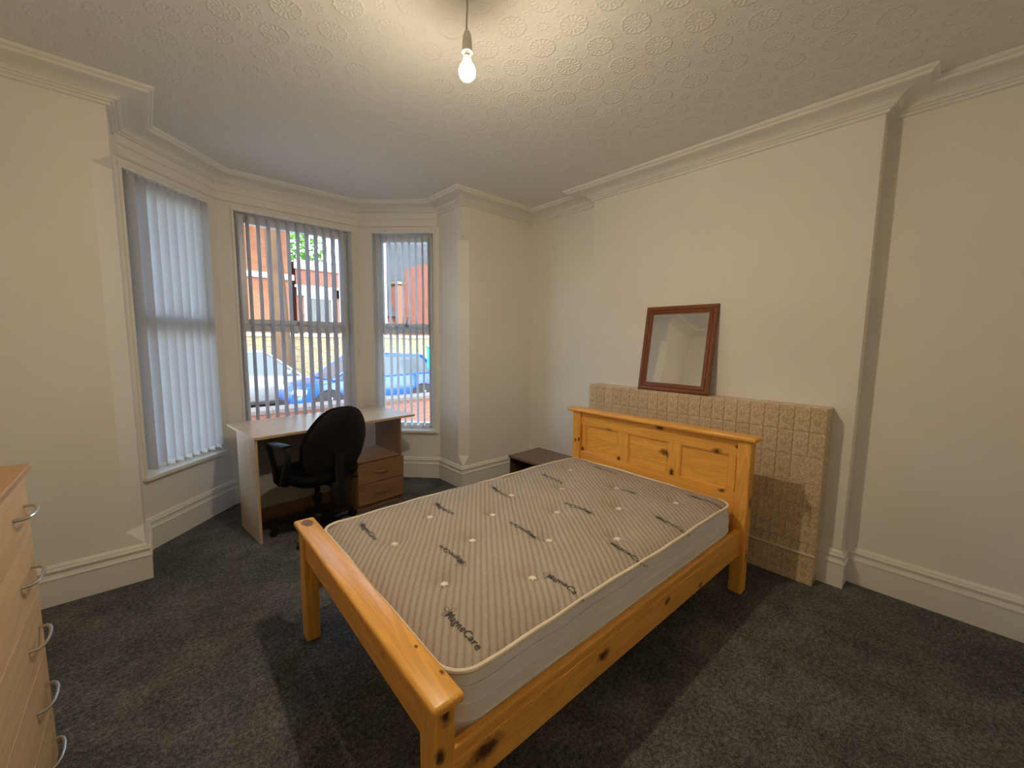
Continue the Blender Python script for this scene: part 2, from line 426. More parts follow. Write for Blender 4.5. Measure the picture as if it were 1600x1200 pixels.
# ------------------------------------------------------------------ windows
def window(name, idx, label):
    T, L, s0, s1, ang = BAY[idx]
    W_ = thing(name, label, None, kind='structure'); W_.matrix_world = T
    if 'category' in W_.keys(): del W_['category']
    y0, y1 = .085, .15; zb, zt = .49, 2.44
    fw = .055
    bm = NB()
    for a in ((s0, s0 + fw, y0, y1, zb, zt), (s1 - fw, s1, y0, y1, zb, zt), (s0 + fw, s1 - fw, y0, y1, zt - fw, zt), (s0 + fw, s1 - fw, y0, y1, zb, zb + fw)):
        box(bm, *a, bev=.005, seg=1)
    mesh('frame', bm, M_UPVC, W_)
    mesh('transom', B(s0 + fw, s1 - fw, y0 - .004, y1, 1.452, 1.512, bev=.006, seg=1), M_UPVC, W_)
    # opening sash above the transom
    bm = NB(); a0, a1, c0, c1 = s0 + fw - .008, s1 - fw + .008, 1.512, zt - fw + .008; w = .045
    for a in ((a0, a0 + w, y0 - .014, y1 - .01, c0, c1), (a1 - w, a1, y0 - .014, y1 - .01, c0, c1), (a0 + w, a1 - w, y0 - .014, y1 - .01, c1 - w, c1), (a0 + w, a1 - w, y0 - .014, y1 - .01, c0, c0 + w)):
        box(bm, *a, bev=.005, seg=1)
    sash = mesh('sash', bm, M_UPVC, W_)
    mesh('pane', B(a0 + w - .006, a1 - w + .006, .108, .112, c0 + w - .006, c1 - w + .006), M_GLASS, sash)
    hb = NB(); xm = (s0 + s1) / 2
    box(hb, xm - .018, xm + .018, y0 - .03, y0 - .012, 1.522, 1.548, bev=.004)
    tube(hb, [(xm, y0 - .035, 1.535), (xm + .012, y0 - .05, 1.56), (xm + .03, y0 - .05, 1.615)], .007, 6)
    mesh('handle', hb, M_STEEL, sash)
    mesh('pane', B(s0 + fw - .006, s1 - fw + .006, .108, .112, zb + fw - .006, 1.458), M_GLASS, W_)
    bm = NB()
    for a in ((s0 + fw, s0 + fw + .012), (s1 - fw - .012, s1 - fw)): box(bm, a[0], a[1], y0 - .004, y0 + .02, zb + fw, 1.452)
    mesh('glazing_bead', bm, M_UPVC, W_)
    mesh('window_sill', B(s0 - .02, s1 + .02, -.035, y0 + .02, .462, .49, bev=.006, seg=2), M_TRIM, W_)
    # thin architrave against the plaster
    bm = NB()
    for a in ((s0 - .006, s0 + .012, -.012, .03, .49, 2.445), (s1 - .012, s1 + .006, -.012, .03, .49, 2.445), (s0 + .012, s1 - .012, -.012, .03, 2.43, 2.445)):
        box(bm, *a, bev=.003, seg=1)
    mesh('lining', bm, M_TRIM, W_)
    return W_
window('window_1', 0, 'tall white framed window in the left splay of the bay')
window('window_2', 1, 'wide white framed window behind the desk')
window('window_3', 2, 'tall white framed window in the right splay of the bay')

# ------------------------------------------------------------------ vertical blinds
def make_vane_mesh(z0, z1, w=.089):
    bm = NB(); n = 6; rings = []
    for z in [z0 + (z1 - z0) * k / 10 for k in range(11)]:
        rings.append([(-w / 2 + w * i / n, .006 * (1 - (2 * i / n - 1) ** 2), z) for i in range(n + 1)])
    loft(bm, rings, closed=False, cap=False)
    o = mesh('vane', bm, M_VANE, None, smooth=True)
    return o
def make_weight_mesh(z0, w=.089):
    bm = NB(); box(bm, -w / 2 + .004, w / 2 - .004, -.003, .008, z0, z0 + .028, bev=.002, seg=1)
    return mesh('bottom_weight', bm, M_WPLAST)
def make_hook_mesh(z1):
    bm = NB(); box(bm, -.012, .012, -.002, .004, z1 - .02, z1 + .006); box(bm, -.004, .004, -.004, .004, z1, z1 + .022)
    return mesh('carrier_hook', bm, M_WPLAST)
ZV0, ZV1 = .525, 2.395
def blind(idx, label, angs, n, chain_x, y=.005, s_off=(0.0, 0.0), chain_z=1.05):
    T, L, s0, s1, ang = BAY[idx]
    b = thing('vertical_blind', label, 'blind', group='vertical blinds in the bay windows'); b.matrix_world = T
    bm = NB(); box(bm, s0 - .01, s1 + .01, y - .022, y + .022, 2.412, 2.440, bev=.004, seg=1)
    mesh('headrail', bm, M_UPVC, b)
    a0, a1 = s0 + s_off[0], s1 - s_off[1]
    v0 = make_vane_mesh(ZV0, ZV1); w0 = make_weight_mesh(ZV0 - .006); h0 = make_hook_mesh(ZV1)
    for i in range(n):
        x = a0 + (a1 - a0) * i / (n - 1)
        v = v0 if i == 0 else inst(v0, 'vane'); v.parent = b
        v.location = (x, y, 0); v.rotation_euler = (0, 0, math.radians(angs(i)))
        wt = w0 if i == 0 else inst(w0, 'bottom_weight'); wt.parent = v
        hk = h0 if i == 0 else inst(h0, 'carrier_hook'); hk.parent = v
    if chain_x is not None:
        bm = NB(); pts = []
        for k in range(13): pts.append((chain_x, y - .026, 2.41 - (2.41 - chain_z) * k / 12))
        pts += [(chain_x + .008, y - .026, chain_z - .02), (chain_x + .016, y - .026, chain_z)]
        for k in range(1, 13): pts.append((chain_x + .018, y - .026, chain_z + (2.41 - chain_z) * k / 12))
        tube(bm, pts, .0022, 5); mesh('control_chain', bm, M_WPLAST, b)
        mesh('chain_weight', lathe(NB(), [(.002, .03), (.009, .02), (.009, -.03), (.003, -.04)], 8, (chain_x + .008, y - .026, chain_z - .02)), M_WPLAST, b)
    return b
rv = random.Random(3)
j1 = [rv.uniform(-2.5, 2.5) for _ in range(20)]
blind(0, 'closed grey vertical blind glowing in the left splay window', lambda i: 92 + j1[i] * .8, 9, None, y=.012, s_off=(.062, .040))
blind(1, 'open vertical blind with thin grey vanes behind the desk', lambda i: 98 + j1[i] * .7, 13, 1.09, s_off=(.03, .03), chain_z=1.30)
blind(2, 'open vertical blind in the narrow right splay window', lambda i: (92 if i > 1 else (118 if i == 0 else 108)) + j1[i] * .5, 9, .735, s_off=(.04, .055), chain_z=1.15)

# ------------------------------------------------------------------ bed
bed = thing('double_bed', 'pine double bed frame with panelled headboard and low footboard', 'bed', (.443, 1.371, 0), math.radians(-1.0))
HW = .615       # half width over posts
def bd(name, mat, *a, bev=.006, seg=2, parent=bed): return mesh(name, B(*a, bev=bev, seg=seg), mat, parent)
for sy in (-1, 1):
    ya, yb = sorted((sy * (HW - .075), sy * HW))
    bd('foot_post', M_PINEZ, .014, .074, ya, yb, 0, .530)
    ya, yb = sorted((sy * (HW + .008 - .07), sy * (HW + .008)))
    bd('head_post', M_PINEZ, 1.945, 2.015, ya, yb, 0, .872)
    ya, yb = sorted((sy * (HW - .045), sy * (HW - .018)))
    rail = bd('side_rail', M_PINEX, .072, 1.947, ya, yb, .225, .372)
    yc, yd = sorted((sy * (HW - .020), sy * (HW - .0155)))
    bd('rail_moulding', M_PINEX, .074, 1.945, yc, yd, .225, .338, bev=.0015, seg=1, parent=rail)
def cap(name, x0, x1, hw, z0, z1, far=0.0):
    bm = NB(); box(bm, x0, x1, -hw, hw + far, z0, z1, bev=.010, seg=3)
    return mesh(name, bm, M_PINEY, bed, smooth=True)
fc = cap('footboard_cap', 0, .088, HW + .022, .528, .556)
bmw = NB(); _sp = random.Random(5)
prism(bmw, [(.018 + (.036 + .01 * _sp.random()) * 0 + .026 + .020 * (1 + .3 * _sp.random()) * math.cos(a * PI / 7), .575 + .035 * (1 + .35 * _sp.random()) * math.sin(a * PI / 7)) for a in range(14)], .5558, .5563)
mesh('worn_patch', bmw, plain('worn_patch_stain', (.24, .12, .05), .7), fc)
bd('foot_rail', M_PINEY, .024, .062, -HW + .07, HW - .07, .395, .530)
cap('headboard_cap', 1.925, 2.035, HW + .034, .870, .896, .018)
# headboard: rails, stiles, three sunk panels
xf0, xf1 = 1.965, 1.995
bd('headboard_top_rail', M_PINEY, xf0, xf1, -HW + .06, HW - .06, .775, .872, bev=.003)
bd('headboard_bottom_rail', M_PINEY, xf0, xf1, -HW + .06, HW - .06, .330, .572, bev=.003)
PW = [(-.545, -.505), (-.222, -.138), (.148, .232), (.515, .545)]
for a, b_ in PW: bd('headboard_stile', M_PINEZ, xf0 + .0005, xf1 - .0005, a, b_, .570, .777, bev=.003)
for a, b_ in ((-.507, -.220), (-.140, .150), (.230, .517)):
    pn = bd('headboard_panel', M_PINEY, xf0 + .012, xf1 - .006, a, b_, .568, .779, bev=.002)
    bm = NB()
    a2, b2 = a + .002, b_ - .002
    for q in ((a2 + .007, b2 - .007, .572, .579), (a2 + .007, b2 - .007, .768, .775), (a2, a2 + .007, .572, .775), (b2 - .007, b2, .572, .775)):
        box(bm, xf0 + .003, xf0 + .013, q[0], q[1], q[2], q[3], bev=.002, seg=1)
    mesh('panel_moulding', bm, M_PINEY, pn)
for k in range(9):
    x = .18 + k * .205
    bd('bed_slat', M_PINEY, x, x + .07, -HW + .05, HW - .05, .300, .318, bev=.002, seg=1)
for sy in (-1, 1): mesh('slat_batten', B(.08, 1.94, *sorted((sy * (HW - .075), sy * (HW - .045))), .262, .300), M_PINEX, bed)

# ------------------------------------------------------------------ mattress
MX0, MX1, MY0, MY1 = .100, 1.905, -.565, .575     # in the bed's axes
MZ = .522
mat_loc = (.443, 1.371, 0)
T_B = Matrix.Translation(mat_loc) @ Matrix.Rotation(math.radians(-1.0), 4, 'Z')
T_Bi = T_B.inverted()
TUFT_W = [(.744, 1.179), (.746, 1.579), (1.016, 1.002), (1.019, 1.382), (.993, 1.698), (1.269, 1.152), (1.258, 1.531), (1.520, .967), (1.527, 1.333), (1.492, 1.65),
          (1.799, 1.143), (1.789, 1.53), (2.114, .987), (2.060, 1.330), (2.1, 1.726)]
TUFTS = [(T_Bi @ Vector((x, y, 0))).to_2d() for x, y in TUFT_W]
CR = .085
def inside_dist(x, y):
    """distance to the rounded outline (positive inside)"""
    cx, cy = (MX0 + MX1) / 2, (MY0 + MY1) / 2
    qx = abs(x - cx) - ((MX1 - MX0) / 2 - CR); qy = abs(y - cy) - ((MY1 - MY0) / 2 - CR)
    return CR - (math.hypot(max(qx, 0), max(qy, 0)) + min(max(qx, qy), 0))
def mz(x, y):
    d = max(0, inside_dist(x, y))
    z = MZ + .030 * (1 - math.exp(-d / .055))
    for t in TUFTS:
        r = math.hypot(x - t[0], y - t[1])
        z -= .026 * math.exp(-(r / .040) ** 2) + .016 * math.exp(-(r / .105) ** 2)
    z += .006 * math.sin(x * 5.1 + 1.0) * math.cos(y * 6.3) + .004 * math.sin(x * 11 + y * 7)
    return z
mt = thing('mattress', 'beige quilted mattress with white sides lying on the pine bed', 'mattress', mat_loc, math.radians(-1.0))
def outline(n=14, inset=0.0):
    pts = []; r = CR - inset
    for cx, cy, a0 in ((MX1 - CR, MY1 - CR, 0), (MX0 + CR, MY1 - CR, 90), (MX0 + CR, MY0 + CR, 180), (MX1 - CR, MY0 + CR, 270)):
        for k in range(n + 1):
            a = math.radians(a0 + 90 * k / n); pts.append((cx + r * math.cos(a), cy + r * math.sin(a)))
    res = []
    for i, p in enumerate(pts):           # resample long straights
        q = pts[(i + 1) % len(pts)]; L = math.hypot(q[0] - p[0], q[1] - p[1]); m_ = max(1, int(L / .03))
        for k in range(m_): res.append((p[0] + (q[0] - p[0]) * k / m_, p[1] + (q[1] - p[1]) * k / m_))
    return res
def wave(p): return .0035 * math.sin(p[0] * 7 + p[1] * 6) + .0012 * math.sin(p[0] * 29 - p[1] * 17)
def mk_matt():
    M = Mat('mattress_ticking', (.42, .35, .28), .9, .1)
    v = M.mapped(rot=(0, 0, math.radians(-52.5 + 90 - 1.0)))
    w = M.nt.nodes.new('ShaderNodeTexWave'); w.wave_type = 'BANDS'; w.bands_direction = 'X'; w.wave_profile = 'SIN'
    M.nt.links.new(v, w.inputs['Vector']); w.inputs['Scale'].default_value = 13.5; w.inputs['Distortion'].default_value = .7; w.inputs['Detail'].default_value = 1.0; w.inputs['Detail Scale'].default_value = 2.0
    wv = S(M.nt, w.outputs['Fac'])
    n = M.noise(M.mapped(), 190, 3, .7); n2 = M.noise(M.mapped(), 3, 3)
    ws = wv.op('POWER', .45)
    t = ws * .26 + n * .5 + n2 * .22
    M.col(M.ramp(t, [(.22, (.27, .215, .17)), (.5, (.40, .33, .265)), (.85, (.54, .46, .385))]))
    M.bump(ws * .9 + n * .2, .55, .006)
    return M.m
M_TICK = mk_matt()
M_BORDER = paint('mattress_border', (.80, .79, .76), .85, .35, 30, .06)
M_PIPE = paint('mattress_piping', (.78, .68, .52), .8, .2, 90)
M_TUFT = paint('felt_tuft', (.82, .76, .64), .9, .4, 200)
M_PRINT = plain('grey_print', (.055, .05, .047), .8)
bm = NB(); nx, ny = 150, 96; grid = {}
for i in range(nx + 1):
    for j in range(ny + 1):
        x = MX0 + (MX1 - MX0) * i / nx; y = MY0 + (MY1 - MY0) * j / ny
        d = inside_dist(x, y)
        if d < 0:        # pull the corner points onto the rounded outline
            cx = min(max(x, MX0 + CR), MX1 - CR); cy = min(max(y, MY0 + CR), MY1 - CR)
            l = math.hypot(x - cx, y - cy); x, y = cx + (x - cx) * CR / l, cy + (y - cy) * CR / l
        grid[i, j] = bm.verts.new((x, y, mz(x, y) + (wave((x, y)) if d < .02 else 0)))
for i in range(nx):
    for j in range(ny):
        bm.faces.new((grid[i, j], grid[i + 1, j], grid[i + 1, j + 1], grid[i, j + 1]))
mesh('quilted_top', bm, M_TICK, mt, smooth=True)
ol = outline()
bm = NB(); rings = []
for h, bulge in ((.319, -.012), (.325, -.002), (.345, .004), (.40, .008), (.45, .008), (.50, .004), (MZ - .004, 0)):
    ring = []
    for i, p in enumerate(ol):
        q0, q1 = ol[i - 1], ol[(i + 1) % len(ol)]
        t = Vector((q1[0] - q0[0], q1[1] - q0[1])).normalized(); nn = Vector((t.y, -t.x))
        bb = bulge + .002 * math.sin(h * 160)
        ring.append((p[0] + nn.x * bb, p[1] + nn.y * bb, h + (wave(p) if h > .5 else 0)))
    rings.append(ring)
loft(bm, rings, cap=False); bm.faces.new([v for v in list(bm.verts)[:len(ol)]])
border = mesh('side_border', bm, M_BORDER, mt, smooth=True)
for zz in (.385, .435, .482):
    bm = NB(); pts = []
    for i, p in enumerate(ol):
        q0, q1 = ol[i - 1], ol[(i + 1) % len(ol)]
        t = Vector((q1[0] - q0[0], q1[1] - q0[1])).normalized()
        pts.append((p[0] + t.y * .0095, p[1] - t.x * .0095, zz + .003 * math.sin(p[0] * 21)))
    tube(bm, pts, .0022, 5, closed=True); mesh('border_stitching', bm, M_BORDER, border, smooth=True)
bm = NB(); tube(bm, [(p[0], p[1], MZ + .001 + wave(p)) for p in ol], .0075, 8, closed=True); mesh('piping', bm, M_PIPE, mt, smooth=True)
tf = None
for t in TUFTS:
    if tf is None:
        bm = NB(); ring = []
        for z, s in ((-.004, 1.0), (.003, 1.0), (.006, .8), (.004, .25)):
            ring.append([(s * (.0145 + .0035 * math.cos(a * 6 * 2 * PI / 36)) * math.cos(a * 2 * PI / 36), s * (.0145 + .0035 * math.cos(a * 6 * 2 * PI / 36)) * math.sin(a * 2 * PI / 36), z) for a in range(36)])
        loft(bm, ring); tf = mesh('tuft_button', bm, M_TUFT, mt, smooth=True); o = tf
    else: o = inst(tf, 'tuft_button', mt)
    o.location = (t[0], t[1], mz(t[0], t[1]) + .006)
# printed lettering, laid on the quilted surface
tcv = bpy.data.curves.new('lettering', 'FONT'); tcv.body = 'MagneCare'; tcv.size = .050; tcv.space_character = 1.08; tcv.shear = .12; tcv.offset = .0004
tob = bpy.data.objects.new('lettering', tcv); COL.objects.link(tob)
dg = bpy.context.evaluated_depsgraph_get(); tme = bpy.data.meshes.new_from_object(tob.evaluated_get(dg))
tvs = [v.co.copy() for v in tme.vertices]; tfs = [tuple(p.vertices) for p in tme.polygons]
bpy.data.objects.remove(tob); bpy.data.curves.remove(tcv); bpy.data.meshes.remove(tme)
tx1 = max(v.x for v in tvs)
def lettering(x, y, dirn, length=.172):
    """start point (bed axes), reading direction +-y"""
    bm = NB(); sc = length / tx1; ang = -PI / 2 if dirn < 0 else PI / 2
    ca, sa = math.cos(ang), math.sin(ang)
    def place(u, v): return (x + (u * ca - v * sa), y + (u * sa + v * ca))
    vs = []
    for v in tvs:
        px, py = place(v.x * sc, v.y * sc); vs.append(bm.verts.new((px, py, mz(px, py) + .0022)))
    for f in tfs:
        try: bm.faces.new([vs[i] for i in f])
        except ValueError: pass
    # looped ribbon mark before the first letter
    P_ = []
    for k in range(73):
        a = 2 * PI * k / 72; r = .024 * math.cos(2 * a + .3)
        P_.append((.002 + r * math.cos(a) * 1.15, .016 + r * math.sin(a)))
    prev = None
    for k in range(72):
        a0, b0 = Vector(P_[k]), Vector(P_[k + 1]); t = (b0 - a0)
        if t.length < 1e-6: continue
        n_ = Vector((-t.y, t.x)).normalized() * .0007
        q = []
        for p in (a0 - n_, b0 - n_, b0 + n_, a0 + n_):
            px, py = place(p.x, p.y); q.append(bm.verts.new((px, py, mz(px, py) + .0024)))
        bm.faces.new(q)
    return mesh('printed_lettering', bm, M_PRINT, mt)
for wx, wy, dr in ((.64, 1.015, -1), (1.035, .955, -1), (1.395, .925, -1), (1.80, .94, -1), (2.20, .945, -1),
                   (.863, 1.215, 1), (1.225, 1.185, 1), (1.605, 1.170, 1), (2.003, 1.165, 1),
                   (.678, 1.80, -1), (1.06, 1.77, -1), (1.43, 1.76, -1), (1.83, 1.74, -1), (2.20, 1.60, -1)):
    p = T_Bi @ Vector((wx, wy, 0)); lettering(p.x, p.y, dr)

# ------------------------------------------------------------------ desk
dk = thing('desk', 'oak effect desk with drawer pedestal standing in the bay', 'desk', (.488, 3.07, 0), math.radians(6.1))
def dp(name, mat, *a, bev=.002, seg=1, parent=dk): return mesh(name, B(*a, bev=bev, seg=seg), mat, parent)
dp('desktop', M_OAKX, 0, 1.25, 0, .665, .722, .742, bev=.003, seg=2)
dp('end_panel', M_OAKZ, .003, .021, .012, .42, 0, .722)
dp('modesty_panel', M_GREYPANEL, .021, .700, .395, .408, .10, .720)
dp('kick_rail', M_DRAWER, .021, .700, .385, .410, 0, .10)
dp('pedestal_side', M_DRAWER, .700, .716, .012, .42, 0, .722)
dp('pedestal_side', M_DRAWER, 1.102, 1.118, .012, .42, 0, .722)
dp('shelf', M_DRAWER, .716, 1.102, .018, .42, .398, .414)
dp('pedestal_back', M_DRAWER, .716, 1.102, .408, .418, 0, .398)
dp('plinth', M_DRAWER, .716, 1.102, .02, .036, 0, .055)
for z0, z1 in ((.226, .396), (.052, .220)):
    d = dp('drawer', M_DRAWER, .702, 1.122, -.008, .012, z0, z1, bev=.003, seg=2)
    dp('drawer_box', M_GREYPANEL, .722, 1.096, .012, .39, z0 + .02, z1 - .03, parent=d)
    bm = NB(); zc = (z0 + z1) / 2 + .01
    tube(bm, [(.85, -.006, zc), (.855, -.022, zc - .003), (.885, -.030, zc - .008), (.912, -.032, zc - .010), (.94, -.030, zc - .008), (.97, -.022, zc - .003), (.975, -.006, zc)], .0055, 7)
    mesh('handle', bm, M_DRAWER, d, smooth=True)

# ------------------------------------------------------------------ office chair
ch = thing('office_chair', 'black swivel office chair with looped arms pushed up to the desk', 'chair', (.860, 3.06, 0), math.radians(17))
M_CLOTH = paint('black_upholstery', (.0055, .0055, .0065), .9, .4, 220, .15, spec=.15)
def cushion(name, rows, n=28, parent=ch, mat=M_CLOTH):
    """rows: (centre, half x, half y, power) superellipse rings"""
    bm = NB(); rings = []
    for (cx, cy, cz), hx, hy, pw, tilt in rows:
        r = []
        for k in range(n):
            a = 2 * PI * k / n; c, s = math.cos(a), math.sin(a)
            x = hx * math.copysign(abs(c) ** pw, c); y = hy * math.copysign(abs(s) ** pw, s)
            r.append((cx + x, cy + y, cz + y * tilt))
        rings.append(r)
    loft(bm, rings); return mesh(name, bm, mat, parent, smooth=True)
cushion('seat', [((0, 0, .415), .20, .19, .6, 0), ((0, 0, .425), .235, .225, .55, 0), ((0, 0, .455), .245, .235, .5, 0), ((0, 0, .482), .235, .225, .5, 0), ((0, 0, .495), .19, .18, .6, 0), ((0, 0, .497), .05, .05, 1, 0)])
cushion('seat_shell', [((0, 0, .385), .13, .13, .6, 0), ((0, 0, .395), .20, .19, .55, 0), ((0, 0, .416), .222, .212, .5, 0)], mat=M_BLACKP)
# backrest: rounded panel, wider low down, reclined
def back_panel(name, dy0, dy1, grow, mat):
    bm = NB(); rings = []
    prof = []
    zc = .70; n = 40
    for k in range(n):
        a = 2 * PI * k / n; c, s = math.cos(a), math.sin(a)
        z = .245 * math.copysign(abs(s) ** .66, s)
        wv = .246 - .078 * max(0, z / .245) ** 1.2 - .012 * max(0, -z / .245)
        x = wv * math.copysign(abs(c) ** .62, c)
        prof.append((x, z))
    def pt(x, z, d, s):
        x *= s; z *= s
        y = -.235 - .26 * (z + .1) - .55 * x * x * -1.0 + d        # sides wrap forward
        return (x, y, zc + z)
    for d, s in ((dy0, .0), (dy0, .6), (dy0 + .004, .93), ((dy0 + dy1) / 2, 1.0 + grow), (dy1 - .004, .93), (dy1, .6), (dy1, .0)):
        if s == 0: rings.append([pt(x, z, d, .02) for x, z in prof])
        else: rings.append([pt(x, z, d, s) for x, z in prof])
    loft(bm, rings); return mesh(name, bm, mat, ch, smooth=True)
back_panel('backrest', -.012, .050, .0, M_CLOTH)
back_panel('backrest_shell', -.028, -.002, -.015, M_BLACKP)
bm = NB(); tube(bm, [(0, -.05, .385), (0, -.20, .375), (0, -.265, .42), (0, -.255, .52), (0, -.272, .62)], .02, 8, flat=(.032, .010)); mesh('back_bar', bm, M_BLACKP, ch, smooth=True)
mesh('back_adjuster', B(-.055, .055, -.275, -.225, .27, .42, bev=.015), M_BLACKP, ch, smooth=True)
for sx in (-1, 1):
    bm = NB(); X_ = .262 * sx
    tube(bm, [(sx * .14, .02, .398), (sx * .23, .02, .398), (X_, -.01, .42), (X_ + sx * .01, -.09, .55), (X_ + sx * .012, -.125, .635), (X_ + sx * .012, -.11, .675), (X_ + sx * .010, -.06, .688), (X_ + sx * .01, .06, .688), (X_ + sx * .008, .105, .675), (X_ + sx * .005, .10, .635), (X_, .06, .52), (X_, .05, .44), (sx * .235, .045, .402)], .02, 10, flat=(.022, .013))
    arm = mesh('armrest', bm, M_BLACKP, ch, smooth=True)
    mesh('arm_pad', B(X_ + sx * .01 - .030, X_ + sx * .01 + .030, -.115, .11, .688, .706, bev=.009), M_BLACKP, arm, smooth=True)
mesh('gas_lift', lathe(NB(), [(.028, .10), (.028, .24), (.032, .24), (.032, .27), (.019, .27), (.019, .36), (.05, .37), (.06, .39)], 18), M_BLACKP, ch, smooth=True)
bm = NB(); tube(bm, [(.06, -.03, .375), (.16, -.06, .365), (.235, -.08, .352)], .006, 7); lev = mesh('height_lever', bm, M_STEEL, ch)
bm = NB(); tube(bm, [(.215, -.075, .356), (.275, -.092, .345)], .011, 8); mesh('lever_grip', bm, M_BLACKP, lev)
mesh('base_hub', lathe(NB(), [(.03, .06), (.048, .07), (.046, .12), (.034, .135)], 18), M_BLACKP, ch, smooth=True)
leg0 = None
for k in range(5):
    a = math.radians(-128 + 72 * k - 17)
    if leg0 is None:
        bm = NB(); loft(bm, [[(.03, -.026, .075), (.03, .026, .075), (.03, .022, .12), (.03, -.022, .12)], [(.17, -.020, .068), (.17, .020, .068), (.17, .016, .098), (.17, -.016, .098)], [(.285, -.014, .062), (.285, .014, .062), (.285, .011, .080), (.285, -.011, .080)]])
        leg0 = mesh('base_leg', bm, M_BLACKP, ch); lg = leg0
        bm = NB()
        for s in (-1, 1): lathe(bm, [(.008, s * .006), (.024, s * .007), (.026, s * .012), (.024, s * .022), (.008, s * .023)], 14, (.285, 0, .026), 'y')
        tube(bm, [(.285, 0, .03), (.28, 0, .066)], .008, 8); box(bm, .265, .305, -.007, .007, .028, .054, bev=.003)
        cs0 = mesh('caster', bm, M_BLACKP, lg, smooth=True)
    else:
        lg = inst(leg0, 'base_leg', ch); inst(cs0, 'caster', lg)
    lg.rotation_euler = (0, 0, a)

# ------------------------------------------------------------------ bedside cabinet
ns = thing('bedside_cabinet', 'small dark brown open bedside cabinet beside the headboard', 'cabinet', (2.19, 2.04, 0), math.radians(1.5))
for nm, a, mt_ in (('top', (0, .372, 0, .415, .434, .452), M_DARKWOODX), ('side_panel', (.010, .366, .006, .022, 0, .434), M_DARKWOODZ), ('side_panel', (.010, .366, .393, .409, 0, .434), M_DARKWOODZ),
                   ('back_panel', (.352, .364, .022, .393, .02, .434), M_DARKWOODZ), ('shelf', (.014, .352, .022, .393, .25, .266), M_DARKWOODX), ('bottom_shelf', (.014, .352, .022, .393, .05, .066), M_DARKWOODX), ('plinth', (.02, .036, .022, .393, 0, .05), M_DARKWOODZ)):
    mesh(nm, B(*a, bev=.002, seg=1), mt_, ns)

# ------------------------------------------------------------------ chest of drawers
cx_, cy_ = -.288, 1.80; CH = 1.025
cs = thing('chest_of_drawers', 'pale beech chest of drawers with curved metal handles at left edge', 'chest', (cx_, cy_, 0))
DEP, WID = .46, .80
def cp(name, mat, *a, bev=.002, seg=1, parent=cs): return mesh(name, B(*a, bev=bev, seg=seg), mat, parent)
cp('top', M_BEECHX, -DEP, .012, -WID - .012, .012, CH - .02, CH, bev=.003, seg=2)
cp('side_panel', M_BEECHY, -DEP + .005, -.016, -.018, 0, 0, CH - .02)
cp('side_panel', M_BEECHY, -DEP + .005, -.016, -WID, -WID + .018, 0, CH - .02)
cp('back_panel', M_BEECHX, -DEP + .004, -DEP + .010, -WID + .018, -.018, .03, CH - .02)
cp('plinth', M_BEECHY, -.05, -.032, -WID + .018, -.018, 0, .085)
ND = 5; zb = .085; pitch = (CH - .02 - zb) / ND
hm = None
for k in range(ND):
    z0 = zb + k * pitch
    d = cp('drawer', M_BEECHY, -.016, 0, -WID + .001, -.001, z0 + .0015, z0 + pitch - .0015, bev=.0006)
    cp('drawer_box', M_BEECHX, -DEP + .03, -.017, -WID + .03, -.03, z0 + .02, z0 + pitch - .03, parent=d)
    for yc in (-.12, -WID + .12):
        if hm is None:
            bm = NB(); tube(bm, [(0, -.064, 0), (.016, -.062, 0), (.024, -.052, 0), (.030, -.03, 0), (.032, 0, 0), (.030, .03, 0), (.024, .052, 0), (.016, .062, 0), (0, .064, 0)], .0045, 8)
            hm = mesh('handle', bm, M_CHROME, d, smooth=True); h_ = hm
        else: h_ = inst(hm, 'handle', d)
        h_.location = (0, yc, z0 + pitch * .52)

# ------------------------------------------------------------------ tiled fireplace surround
fs = thing('fireplace_surround', 'mottled beige tiled fireplace surround behind the headboard', 'fireplace', (2.78, .470, 0))
FW, FHt, FD = 1.63, 1.04, XB - 2.78
mesh('grout_core', B(.006, FD - .002, .006, FW - .006, 0, FHt - .006), M_GROUT, fs)
tile_src = mesh('tile', B(0, 1, 0, 1, 0, 1), M_TILE, None)
tile_src.data.transform(Matrix.Identity(4))
def tile_mesh(w, h, t=.008):
    """bevelled tile of real size, front towards -x"""
    key = (round(w, 4), round(h, 4))
    if key not in TM:
        bm = NB(); b = .0016
        loft(bm, [[(t, 0, 0), (t, w, 0), (t, w, h), (t, 0, h)], [(b, 0, 0), (b, w, 0), (b, w, h), (b, 0, h)], [(0, b, b), (0, w - b, b), (0, w - b, h - b), (0, b, h - b)]])
        TM[key] = mesh('tile', bm, M_TILE, fs); return TM[key], True
    return TM[key], False
TM = {}
bpy.data.objects.remove(tile_src)
def put_tile(x, y, z, w, h, rot=(0, 0, 0)):
    o, new = tile_mesh(w, h)
    if not new: o = inst(o, 'tile', fs)
    o.location = (x, y, z); o.rotation_euler = rot
rt = random.Random(21); G = .0014
rowz = [0, .052, .178, .245, .345, .47, .60, .755, .898, 1.04]
for r in range(len(rowz) - 1):
    z0, z1 = rowz[r], rowz[r + 1]; y = 0.0
    px = .004 if r < 2 else 0.0
    if r >= 7: widths = [.0776] * 21
    else:
        widths = []
        while sum(widths) < FW - .02:
            widths.append(rt.choice([.0776, .0776, .1164, .1552, .0388 if r < 6 else .0776]))
        ov = sum(widths) - FW; widths[-1] -= ov
        if widths[-1] < .02: widths[-2] += widths[-1]; widths.pop()
    for w in widths:
        w = min(w, FW - y)
        if w > .01: put_tile(-px + rt.uniform(-.0004, .0004), y + G / 2, z0 + G / 2, w - G, z1 - z0 - G)
        y += w
